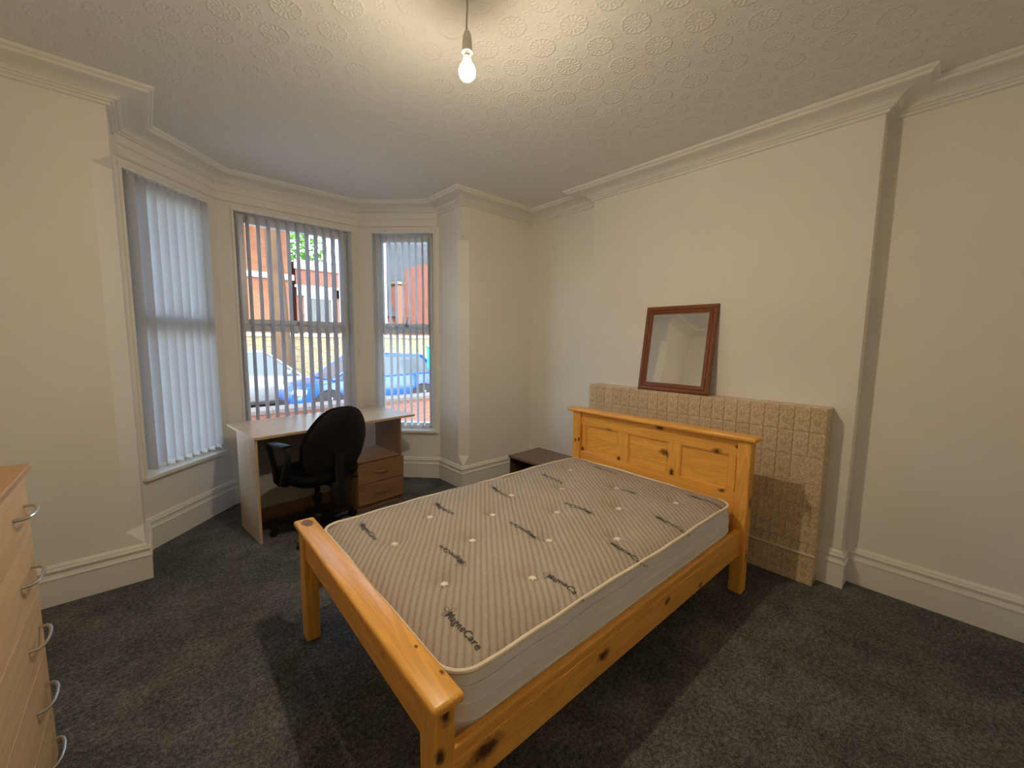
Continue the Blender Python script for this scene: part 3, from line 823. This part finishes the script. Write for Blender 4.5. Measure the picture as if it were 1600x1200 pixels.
# top tiles (lying) and the near side
for k in range(14):
    w = FW / 14; put_tile(.004, k * w + G / 2, FHt + .0, w - G, FD - .006, (0, math.radians(90), 0))
for r in range(len(rowz) - 1):
    put_tile(FD - .001, 0.0, rowz[r] + G / 2, FD - .008, rowz[r + 1] - rowz[r] - G, (0, 0, math.radians(90)))
mesh('ledge_strip', B(-.010, .004, 0, FW, .174, .184, bev=.003), paint('pale_ledge', (.66, .58, .45), .4, .1, 40), fs)

# ------------------------------------------------------------------ mirror
LEAN = math.radians(8.2)
mr = thing('mirror', 'brown wooden framed mirror leaning on the tiled ledge', 'mirror', (2.795, 1.128, FHt + .0032))
mr.rotation_euler = (0, LEAN, math.radians(0))
MWd, MHt, fwd, ft = .530, .628, .060, .020
def frame_rail(name, mat, pts_in, pts_out):
    """one mitred rail: stepped moulding"""
    bm = NB()
    (a, b_), (c, d) = pts_out, pts_in
    def lerp(p, q, t): return (p[0] + (q[0] - p[0]) * t, p[1] + (q[1] - p[1]) * t)
    prof = [(0, ft), (0, .007), (.05, .003), (.18, .000), (.45, .001), (.52, .007), (.58, .004), (.74, .005), (.82, .011), (1, .012), (1, ft)]
    ring0 = [(x, *lerp(a, c, t)) for t, x in prof]; ring1 = [(x, *lerp(b_, d, t)) for t, x in prof]
    loft(bm, [ring0, ring1]); return mesh(name, bm, mat, mr)
o0, o1, o2, o3 = (0, 0), (MWd, 0), (MWd, MHt), (0, MHt); i0, i1, i2, i3 = (fwd, fwd), (MWd - fwd, fwd), (MWd - fwd, MHt - fwd), (fwd, MHt - fwd)
frame_rail('frame_rail', M_MIRFY, (i0, i1), (o0, o1)); frame_rail('frame_rail', M_MIRFZ, (i1, i2), (o1, o2))
frame_rail('frame_rail', M_MIRFY, (i2, i3), (o2, o3)); frame_rail('frame_rail', M_MIRFZ, (i3, i0), (o3, o0))
Mm = Mat('mirror_glass', (.86, .87, .86), .03, .5, 1.0); nn_ = Mm.noise(Mm.mapped(), 7, 4, .7); Mm.rgh(nn_ * .05)
mesh('mirror_glass', B(.0125, .0150, fwd - .008, MWd - fwd + .008, fwd - .008, MHt - fwd + .008), Mm.m, mr)
mesh('back_board', B(.0155, .0195, .01, MWd - .01, .01, MHt - .01), M_DARKWOODZ, mr)

# ------------------------------------------------------------------ pendant bulb
pl = thing('pendant_light', 'bare glowing bulb hanging from the ceiling on a short cord', 'light', (.945, 1.315, 0))
mesh('ceiling_rose', lathe(NB(), [(.045, H), (.045, H - .008), (.038, H - .024), (.012, H - .034), (.005, H - .036)], 28), M_WPLAST, pl, smooth=True)
bm = NB(); tube(bm, [(0, 0, H - .03), (.001, 0, 2.60), (-.002, .001, 2.555), (-.003, 0, 2.535), (0, 0, 2.505)], .0032, 8); mesh('cord', bm, plain('grey_cord', (.45, .42, .36), .6), pl, smooth=True)
mesh('lampholder_cap', lathe(NB(), [(.006, 2.523), (.011, 2.519), (.016, 2.505), (.0175, 2.488)], 24), M_WPLAST, pl, smooth=True)
mesh('lampholder_skirt', lathe(NB(), [(.0165, 2.4875), (.018, 2.486), (.0185, 2.460), (.0195, 2.455), (.0195, 2.450), (.015, 2.450)], 24), M_WPLAST, pl, smooth=True)
mesh('bulb_cap', lathe(NB(), [(.011, 2.452), (.011, 2.436), (.0115, 2.432)], 20), M_STEEL, pl, smooth=True)
Mb = Mat('lit_bulb', (1, .8, .5), .4); Mb.b.inputs['Emission Color'].default_value = (1.0, .83, .575, 1); Mb.b.inputs['Emission Strength'].default_value = BULB_STRENGTH
prof = [(.0302, 2.3800)]
for k in range(0, 13):
    a = math.radians(-8 - 82 * k / 12); prof.append((.0305 * math.cos(a) + .0001, 2.384 + .0305 * math.sin(a)))
mesh('bulb', lathe(NB(), prof, 20), Mb.m, pl, smooth=True)
Mn = Mat('lit_bulb_neck', (1, .8, .5), .4); Mn.b.inputs['Emission Color'].default_value = (1.0, .78, .46, 1); Mn.b.inputs['Emission Strength'].default_value = BULB_STRENGTH * .025
prof = [(.0115, 2.4338), (.0135, 2.429)]
for k in range(0, 9):
    a = math.radians(62 - 68 * k / 8); prof.append((.0306 * math.cos(a), 2.384 + .0355 * math.sin(a)))
mesh('bulb_neck', lathe(NB(), prof, 24), Mn.m, pl, smooth=True)

# ------------------------------------------------------------------ street outside
ZG = -.42
def ext_struct(name, bm, mat, label): return tag(mesh(name, bm, mat), label, None, None, 'structure')
M_ASPH = paint('asphalt', (0.08, 0.08, 0.0825), .9, .4, 60, .12)
M_PAVE = paint('paving', (0.162, 0.15, 0.132), .9, .3, 20, .1)
M_SOIL = paint('front_yard_ground', (0.21, 0.196, 0.175), .9, .4, 20, .15)
ext_struct('road', B(-22, 32, 8.6, 14.0, ZG - .2, ZG), M_ASPH, 'grey asphalt street outside the bay')
ext_struct('pavement', B(-22, 32, 6.45, 8.6, ZG - .2, ZG + .08), M_PAVE, 'pale paving between garden wall and street')
ext_struct('front_yard', B(-22, 32, 4.26, 6.45, ZG - .2, ZG + .06), M_SOIL, 'bare yard between bay and garden wall')
ext_struct('far_ground', B(-30, 46, 14.0, 60, ZG - .2, ZG + .09), M_PAVE, 'ground beyond the street')

def brick_mat(name, c1, c2, mort, scale=1.0):
    M = Mat(name, c1, .85, .2)
    n = M.nt.nodes.new('ShaderNodeTexBrick'); g = M.nt.nodes.new('ShaderNodeNewGeometry')
    sp = M.nt.nodes.new('ShaderNodeSeparateXYZ'); cb = M.nt.nodes.new('ShaderNodeCombineXYZ'); M.nt.links.new(M.tc(), sp.inputs[0])
    s = S(M.nt, sp.outputs[0]) + S(M.nt, sp.outputs[1])
    M.nt.links.new(s.k, cb.inputs[0]); M.nt.links.new(sp.outputs[2], cb.inputs[1]); M.nt.links.new(cb.outputs[0], n.inputs['Vector'])
    n.inputs['Color1'].default_value = (*c1, 1); n.inputs['Color2'].default_value = (*c2, 1); n.inputs['Mortar'].default_value = (*mort, 1)
    n.inputs['Scale'].default_value = scale; n.inputs['Brick Width'].default_value = .225; n.inputs['Row Height'].default_value = .075; n.inputs['Mortar Size'].default_value = .006
    ns_ = M.noise(M.mapped(), 1.1, 4)
    c = M.mix(ns_ * .5, n.outputs['Color'], tuple(q * .6 for q in c1)); M.col(c)
    f = S(M.nt, n.outputs['Fac']); M.bump(f * -1.0, .5, .01)
    return M.m
M_BRICK = brick_mat('orange_brick', (.165, .056, .026), (.120, .037, .017), (.150, .112, .075))
M_BRICKR = brick_mat('red_brick', (0.1914, 0.05824, 0.03744), (0.1539, 0.04576, 0.02912), (0.1664, 0.1248, 0.104))
M_STONE = None
def mk_stone():
    M = Mat('yellow_stone', (.55, .45, .28), .9, .2); v = M.mapped((1, 1, 1.6))
    e = M.voro(v, 3.2, 'DISTANCE_TO_EDGE'); n = M.noise(v, 5, 4)
    c = M.ramp(n, [(.3, (0.1072, 0.07838, 0.04125)), (.7, (0.1815, 0.1444, 0.08663))]); M.col(M.mix((e * 14.0).op('MINIMUM', 1.0), (0.1155, 0.09075, 0.05775), c)); M.bump((e * 10.0).op('MINIMUM', 1.0) + n * .5, .6, .03); return M.m
M_STONE = mk_stone()
M_SLATE = brick_mat('slate', (.030, .032, .036), (.02, .022, .026), (.012, .012, .014), .55)
M_WHITEM = paint('white_masonry', (0.3024, 0.294, 0.2772), .7, .2, 20)
M_DGLASS = Mat('far_window_glass', (.04, .05, .06), .12, .18).m

# garden wall with real bricks and coping stones
gw = thing('garden_wall', 'low red brick garden wall with pale coping in front of the street', 'wall', (0, 6.2, ZG))
M_BR1 = paint('wall_brick', (0.252, 0.09, 0.06), .85, .3, 30, .25)
M_MORT = paint('wall_mortar', (0.27, 0.228, 0.192), .9, .2, 40)
GX0, GX1, GH = -.6, 4.1, .80
mesh('mortar_core', B(GX0 + .005, GX1 - .005, .008, .207, 0, GH), M_MORT, gw)
br = mesh('brick', B(0, .215, 0, .215, 0, .065, bev=.004, seg=1), M_BR1, gw); first = True
rb = random.Random(9)
for r in range(11):
    z = .006 + r * .0725; x = GX0 - (.1125 if r % 2 else 0)
    if r < 4: continue                     # hidden below the sills' sight line
    while x < GX1 - .02:
        o = br if first else inst(br, 'brick', gw); first = False
        o.location = (x, rb.uniform(-.002, .002), z); x += .225
cpst = None; x = GX0 - .02
while x < GX1:
    if cpst is None:
        bm = NB(); loft(bm, [[(q, -.04, 0), (q, .255, 0), (q, .255, .05), (q, .107, .085), (q, -.04, .05)] for q in (0, .455)]); cpst = mesh('coping_stone', bm, paint('coping', (.13, .095, .075), .85, .3, 25, .12), gw); o = cpst
    else: o = inst(cpst, 'coping_stone', gw)
    o.location = (x, 0, GH); x += .46
gp = thing('gate_pier', 'square red brick gate pier at the end of the garden wall', 'pier', (4.48, 6.13, ZG))
mesh('mortar_core', B(.006, .344, .006, .344, 0, 1.14), M_MORT, gp)
first = True; pb = None
for r in range(15):
    z = .006 + r * .0755
    for (x, y, rz) in (((0, 0, 0), (.227, .0, 0), (0, .227, 0), (.227, .227, 0))):
        if pb is None: pb = mesh('brick', B(0, .123, 0, .123, 0, .067, bev=.004, seg=1), M_BR1, gp); o = pb
        else: o = inst(pb, 'brick', gp)
        o.location = (x, y, z)
    o = inst(pb, 'brick', gp, (.127, -.0005, z), (0, 0, 0), (.77, 1, 1)); o = inst(pb, 'brick', gp, (-.0005, .127, z), (0, 0, 0), (1, .77, 1))
bm = NB(); loft(bm, [[(-.04, -.04, 1.14), (.39, -.04, 1.14), (.39, .39, 1.14), (-.04, .39, 1.14)], [(-.04, -.04, 1.19), (.39, -.04, 1.19), (.39, .39, 1.19), (-.04, .39, 1.19)], [(.13, .13, 1.25), (.22, .13, 1.25), (.22, .22, 1.25), (.13, .22, 1.25)]])
mesh('pier_cap', bm, M_WHITEM, gp)

# cars
def car(label, col, x_front, y_near, length, face, roof_h=1.44, cat='car', hood=.95, stub=.25):
    """face = -1: front towards -x"""
    c = thing('car', label, cat, (x_front, y_near + .86, ZG), group='cars parked in the street'); c.rotation_euler = (0, 0, 0 if face < 0 else PI)
    Mp = Mat('car_paint_' + ('blue' if col[2] > col[0] * 2 else 'silver'), col, .18, .6, 0.0); Mp.b.inputs['Coat Weight'].default_value = .15; Mp.b.inputs['Specular IOR Level'].default_value = .35
    Lh, hw = length, .84
    st = [(0.0, .30, .55, .60), (.10, .22, .68, .74), (.35, .20, .76, .82), (hood, .20, .88, .84), (Lh * .5, .20, .92, .845), (Lh - .75, .20, .95, .84), (Lh - .25, .22, .96, .80), (Lh - .04, .28, .92, .72), (Lh, .34, .80, .66)]
    bm = NB(); rings = []
    for x, zb_, zt, w in st:
        h_ = zt - zb_
        rings.append([(x, -w * .90, zb_), (x, -w, zb_ + h_ * .25), (x, -w, zb_ + h_ * .6), (x, -w * .955, zt - .03), (x, -w * .86, zt), (x, w * .86, zt), (x, w * .955, zt - .03), (x, w, zb_ + h_ * .6), (x, w, zb_ + h_ * .25), (x, w * .90, zb_)])
    loft(bm, rings); mesh('body', bm, Mp.m, c, smooth=True)
    wb0, wb1 = hood - .12, Lh - .12       # base of windscreen / rear glass
    r0, r1 = hood + .62, Lh - stub - .35
    bm = NB()
    loft(bm, [[(wb0, -.74, .87), (wb0, .74, .87), (wb1, .72, .93), (wb1, -.72, .93)], [(r0, -.60, roof_h - .03), (r0, .60, roof_h - .03), (r1, .58, roof_h - .03), (r1, -.58, roof_h - .03)]])
    mesh('windows', bm, M_DGLASS, c)
    bm = NB(); loft(bm, [[(r0 - .05, -.615, roof_h - .05), (r0 - .05, .615, roof_h - .05), (r1 + .05, .60, roof_h - .05), (r1 + .05, -.60, roof_h - .05)], [(r0 + .02, -.59, roof_h), (r0 + .02, .59, roof_h), (r1, .57, roof_h), (r1, -.57, roof_h)]])
    mesh('roof', bm, Mp.m, c, smooth=True)
    for s in (-1, 1):
        for (xa, za), (xb, zb2) in (((wb0, .87), (r0, roof_h - .03)), ((Lh * .52, .9), (Lh * .54, roof_h - .03)), ((wb1, .93), (r1, roof_h - .03))):
            bm = NB(); tube(bm, [(xa, s * .745, za), (xb, s * .605, zb2)], .035, 6); mesh('pillar', bm, Mp.m, c)
        for xw in (.72, Lh - .68):
            w_ = mesh('wheel', lathe(NB(), [(.05, s * .60), (.30, s * .61), (.315, s * .66), (.315, s * .80), (.29, s * .845), (.20, s * .835)], 26, (xw, 0, .315), 'y'), M_BLACKP, c, smooth=True)
            bm = NB(); lathe(bm, [(.20, s * .80), (.205, s * .845), (.19, s * .85), (.17, s * .825)], 24, (xw, 0, .315), 'y'); lathe(bm, [(.01, s * .852), (.045, s * .85), (.05, s * .82)], 12, (xw, 0, .315), 'y')
            for k in range(5):
                a = 2 * PI * k / 5; tube(bm, [(xw + .04 * math.cos(a), s * .845, .315 + .04 * math.sin(a)), (xw + .19 * math.cos(a), s * .842, .315 + .19 * math.sin(a))], .024, 6)
            mesh('alloy_rim', bm, M_CHROME, w_)
            mesh('wheel_arch', lathe(NB(), [(.33, s * .838), (.365, s * .852), (.36, s * .862), (.33, s * .858)], 26, (xw, 0, .325), 'y'), M_BLACKP, c)
        mesh('headlight', B(.06, .30, *sorted((s * .50, s * .775)), .58, .70, bev=.03), Mat('headlamp_glass', (.75, .72, .68), .1).m, c)
        mesh('tail_light', B(Lh - .16, Lh + .005, *sorted((s * .50, s * .74)), .68, .90, bev=.02), Mat('tail_lamp', (.45, .03, .02), .2).m, c)
        mesh('wing_mirror', B(hood + .12, hood + .24, *sorted((s * .80, s * .97)), .90, 1.02, bev=.03), Mp.m, c)
        mesh('sill_trim', B(1.05, Lh - 1.05, *sorted((s * .76, s * .85)), .19, .27, bev=.01), M_BLACKP, c)
        mesh('door_seam', B(Lh * .515, Lh * .52, *sorted((s * .80, s * .848)), .30, .90), M_BLACKP, c)
    mesh('bumper', B(-.03, .16, -.58, .58, .26, .44, bev=.05), M_BLACKP, c)
    return c
car('bright blue hatchback parked beyond the garden wall', (0.0024, 0.033, 0.3), 2.25, 9.35, 3.75, -1)
car('silver grey car parked behind the blue one', (.085, .092, .10), 3.75, 11.35, 4.35, 1, roof_h=1.50)

# far side of the street
sw = thing('stone_wall', 'yellow rubble stone wall across the street', 'wall', (0, 15.0, ZG))
mesh('wall_body', B(-9.6, 9.1, 0, .4, 0, 1.85), M_STONE, sw); mesh('coping', B(-9.6, 9.1, -.05, .45, 1.85, 1.97, bev=.03), paint('stone_coping', (0.2387, 0.2156, 0.1732), .9, .3, 15), sw)
def house(name, label, loc, w, d, h, mat, wins, roof=True, rmat=None, bands=(), ridge=2.6):
    o = thing(name, label, 'house', loc, group='houses across the street')
    mesh('walls', B(0, w, 0, d, 0, h), mat, o)
    for x0, x1, z0, z1 in wins:
        f = NB(); t = .09
        for a in ((x0 + t, x1 - t, z0, z0 + t), (x0 + t, x1 - t, z1 - t, z1), (x0, x0 + t, z0, z1), (x1 - t, x1, z0, z1), (x0 + t, x1 - t, (z0 + z1) / 2 - .04, (z0 + z1) / 2 + .04)):
            box(f, a[0], a[1], -.06, .05, a[2], a[3])
        wn_ = mesh('window', f, M_WHITEM, o)
        mesh('pane', B(x0 + t, x1 - t, -.02, .03, z0 + t, z1 - t), M_DGLASS, wn_)
        mesh('lintel', B(x0 - .25, x1 + .25, -.10, .04, z1, z1 + .32), M_WHITEM, wn_); mesh('stone_sill', B(x0 - .15, x1 + .15, -.14, .04, z0 - .16, z0), M_WHITEM, wn_)
    for z0, z1 in bands: mesh('string_course', B(-.06, w + .06, -.09, .05, z0, z1), M_WHITEM, o)
    if roof:
        bm = NB(); loft(bm, [[(x, -.3, h), (x, d + .3, h), (x, d / 2, h + ridge)] for x in (-.25, w + .25)]); mesh('roof', bm, rmat or M_SLATE, o)
    return o
house('brick_house', 'tall orange brick house across the street behind the tree', (-9.0, 17.0, ZG), 13.2, 8, 6.9, M_BRICK, [(.8, 2.2, 1.0, 3.2), (3.6, 5.0, 1.0, 3.2), (6.6, 7.9, 1.0, 3.3), (6.6, 7.9, 4.8, 6.6), (10.2, 11.2, 1.1, 3.4), (9.9, 11.3, 4.6, 6.4)], bands=((3.95, 4.15),), ridge=1.6)
house('brick_house', 'low brick bay house with wide white framed window', (4.40, 17.3, ZG), 2.9, 5, 4.75, M_BRICKR, [(.25, 1.35, 1.35, 3.45), (1.6, 2.8, 1.35, 3.45)], roof=False, bands=((4.45, 4.8), (3.75, 3.85)))
rh = house('slate_house', 'dark slate hung house with red brick chimney to the right', (8.65, 18.6, ZG), 4.3, 7, 2.9, M_BRICKR, [(1.2, 2.0, 1.0, 2.3), (2.4, 3.2, 1.0, 2.3)], ridge=5.6)
mesh('chimney', B(.32, .95, -.42, .2, 0, 4.4), M_BRICKR, rh); mesh('chimney_cap', B(.25, 1.02, -.49, .27, 4.4, 4.52, bev=.03), M_STONE, rh)
house('brick_house', 'narrow red brick house block at the far right', (9.28, 15.5, ZG), 4, 2.4, 5.1, M_BRICKR, [(1.2, 2.4, 1.0, 2.6)], roof=False, bands=((4.9, 5.15),))
house('brick_house', 'brick terrace house seen past the left blind', (-18.5, 14.8, ZG), 8.8, 8, 5.9, M_BRICKR, [(1.0, 2.4, 1.0, 3.0), (4.4, 5.8, 1.0, 3.0), (1.0, 2.4, 4.0, 5.6), (4.4, 5.8, 4.0, 5.6)], bands=((3.5, 3.7),), ridge=1.4)

M_BARK = paint('bark', (.038, .021, .010), .95, .9, 9, .3)
def leaf_mat(name, c):
    m = bpy.data.materials.new(name); m.use_nodes = True; nt = m.node_tree; nt.nodes.clear()
    o = nt.nodes.new('ShaderNodeOutputMaterial'); d = nt.nodes.new('ShaderNodeBsdfDiffuse'); t = nt.nodes.new('ShaderNodeBsdfTranslucent')
    tc = nt.nodes.new('ShaderNodeTexCoord'); n = nt.nodes.new('ShaderNodeTexNoise'); n.inputs['Scale'].default_value = 2.5; nt.links.new(tc.outputs['Object'], n.inputs['Vector'])
    r = nt.nodes.new('ShaderNodeValToRGB'); nt.links.new(n.outputs[0], r.inputs[0])
    r.color_ramp.elements[0].color = (*[q * .6 for q in c], 1); r.color_ramp.elements[1].color = (*[min(1, q * 1.4) for q in c], 1)
    nt.links.new(r.outputs[0], d.inputs[0]); nt.links.new(r.outputs[0], t.inputs[0])
    x = nt.nodes.new('ShaderNodeMixShader'); x.inputs[0].default_value = .4
    nt.links.new(d.outputs[0], x.inputs[1]); nt.links.new(t.outputs[0], x.inputs[2]); nt.links.new(x.outputs[0], o.inputs[0]); return m
M_LEAF = leaf_mat('leaves', (0.084, 0.18, 0.03))
def tree(label, loc, tr, th, crown_z, cr, n, seed, leaf=.16, group=None):
    t = thing('tree', label, 'tree', loc, group='trees across the street'); r_ = random.Random(seed)
    bm = NB(); pts = []; rad = []
    for k in range(9):
        f = k / 8; pts.append((.10 * math.sin(f * 3 + seed), .08 * math.sin(f * 4), th * f)); rad.append(tr * (1.25 if k == 0 else 1 - .45 * f))
    tube(bm, pts, rad, 14); mesh('trunk', bm, M_BARK, t, smooth=True)
    for k in range(5):
        a = k * 1.26 + seed; z = th * (.72 + .06 * k); e = Vector((math.cos(a), math.sin(a), .9)).normalized() * cr * .8
        bm = NB(); tube(bm, [(0, 0, z), tuple(e * .5 + Vector((0, 0, z))), tuple(e + Vector((0, 0, z + .2)))], [tr * .4, tr * .25, tr * .1], 7); mesh('branch', bm, M_BARK, t)
    V = []; F_ = []
    for k in range(n):
        while True:
            p = Vector((r_.uniform(-1, 1), r_.uniform(-1, 1), r_.uniform(-1, 1)))
            if .25 < p.length < 1: break
        p = Vector((p.x * cr, p.y * cr, p.z * cr * .8 + crown_z)); u = Vector((r_.gauss(0, 1), r_.gauss(0, 1), r_.gauss(0, 1))).normalized(); w = u.orthogonal().normalized()
        s = leaf * r_.uniform(.6, 1.3); b0 = len(V)
        V += [tuple(p - u * s), tuple(p + w * s * .5), tuple(p + u * s), tuple(p - w * s * .5)]; F_.append((b0, b0 + 1, b0 + 2, b0 + 3))
    me = bpy.data.meshes.new('foliage'); me.from_pydata(V, [], F_); me.materials.append(M_LEAF)
    fo = bpy.data.objects.new('foliage', me); COL.objects.link(fo); fo.parent = t; fo['kind'] = 'stuff'
    return t
tree('street tree with a thick brown trunk before the brick house', (2.90, 13.6, ZG), .29, 7.0, 8.6, 2.6, 2600, 1)
for k, (x, y, h_, r_) in enumerate(((5.6, 30.5, 7.0, 4.0), (14.5, 31, 7.0, 3.8), (-12.5, 29, 7, 3.4))):
    tree(('green tree rising behind the low brick house', 'green tree behind the slate house', 'green tree beyond the left terrace')[k], (x, y, ZG), .25, h_, h_ + .6, r_, 2600, 11 + k, .26)

# green box on a post by the road
gb = thing('utility_box', 'small green metal box on a post by the road', 'box', (5.25, 8.9, ZG + .08))
mesh('housing', B(-.02, .36, -.12, .12, 1.0, 1.53, bev=.02), Mat('green_metal', (.01, .36, .22), .45).m, gb)
mesh('post', B(.13, .21, -.04, .04, 0, 1.0), M_STEEL, gb); mesh('lid', B(-.05, .39, -.15, .15, 1.53, 1.57, bev=.012), Mat('green_metal_lid', (.01, .36, .22), .45).m, gb)
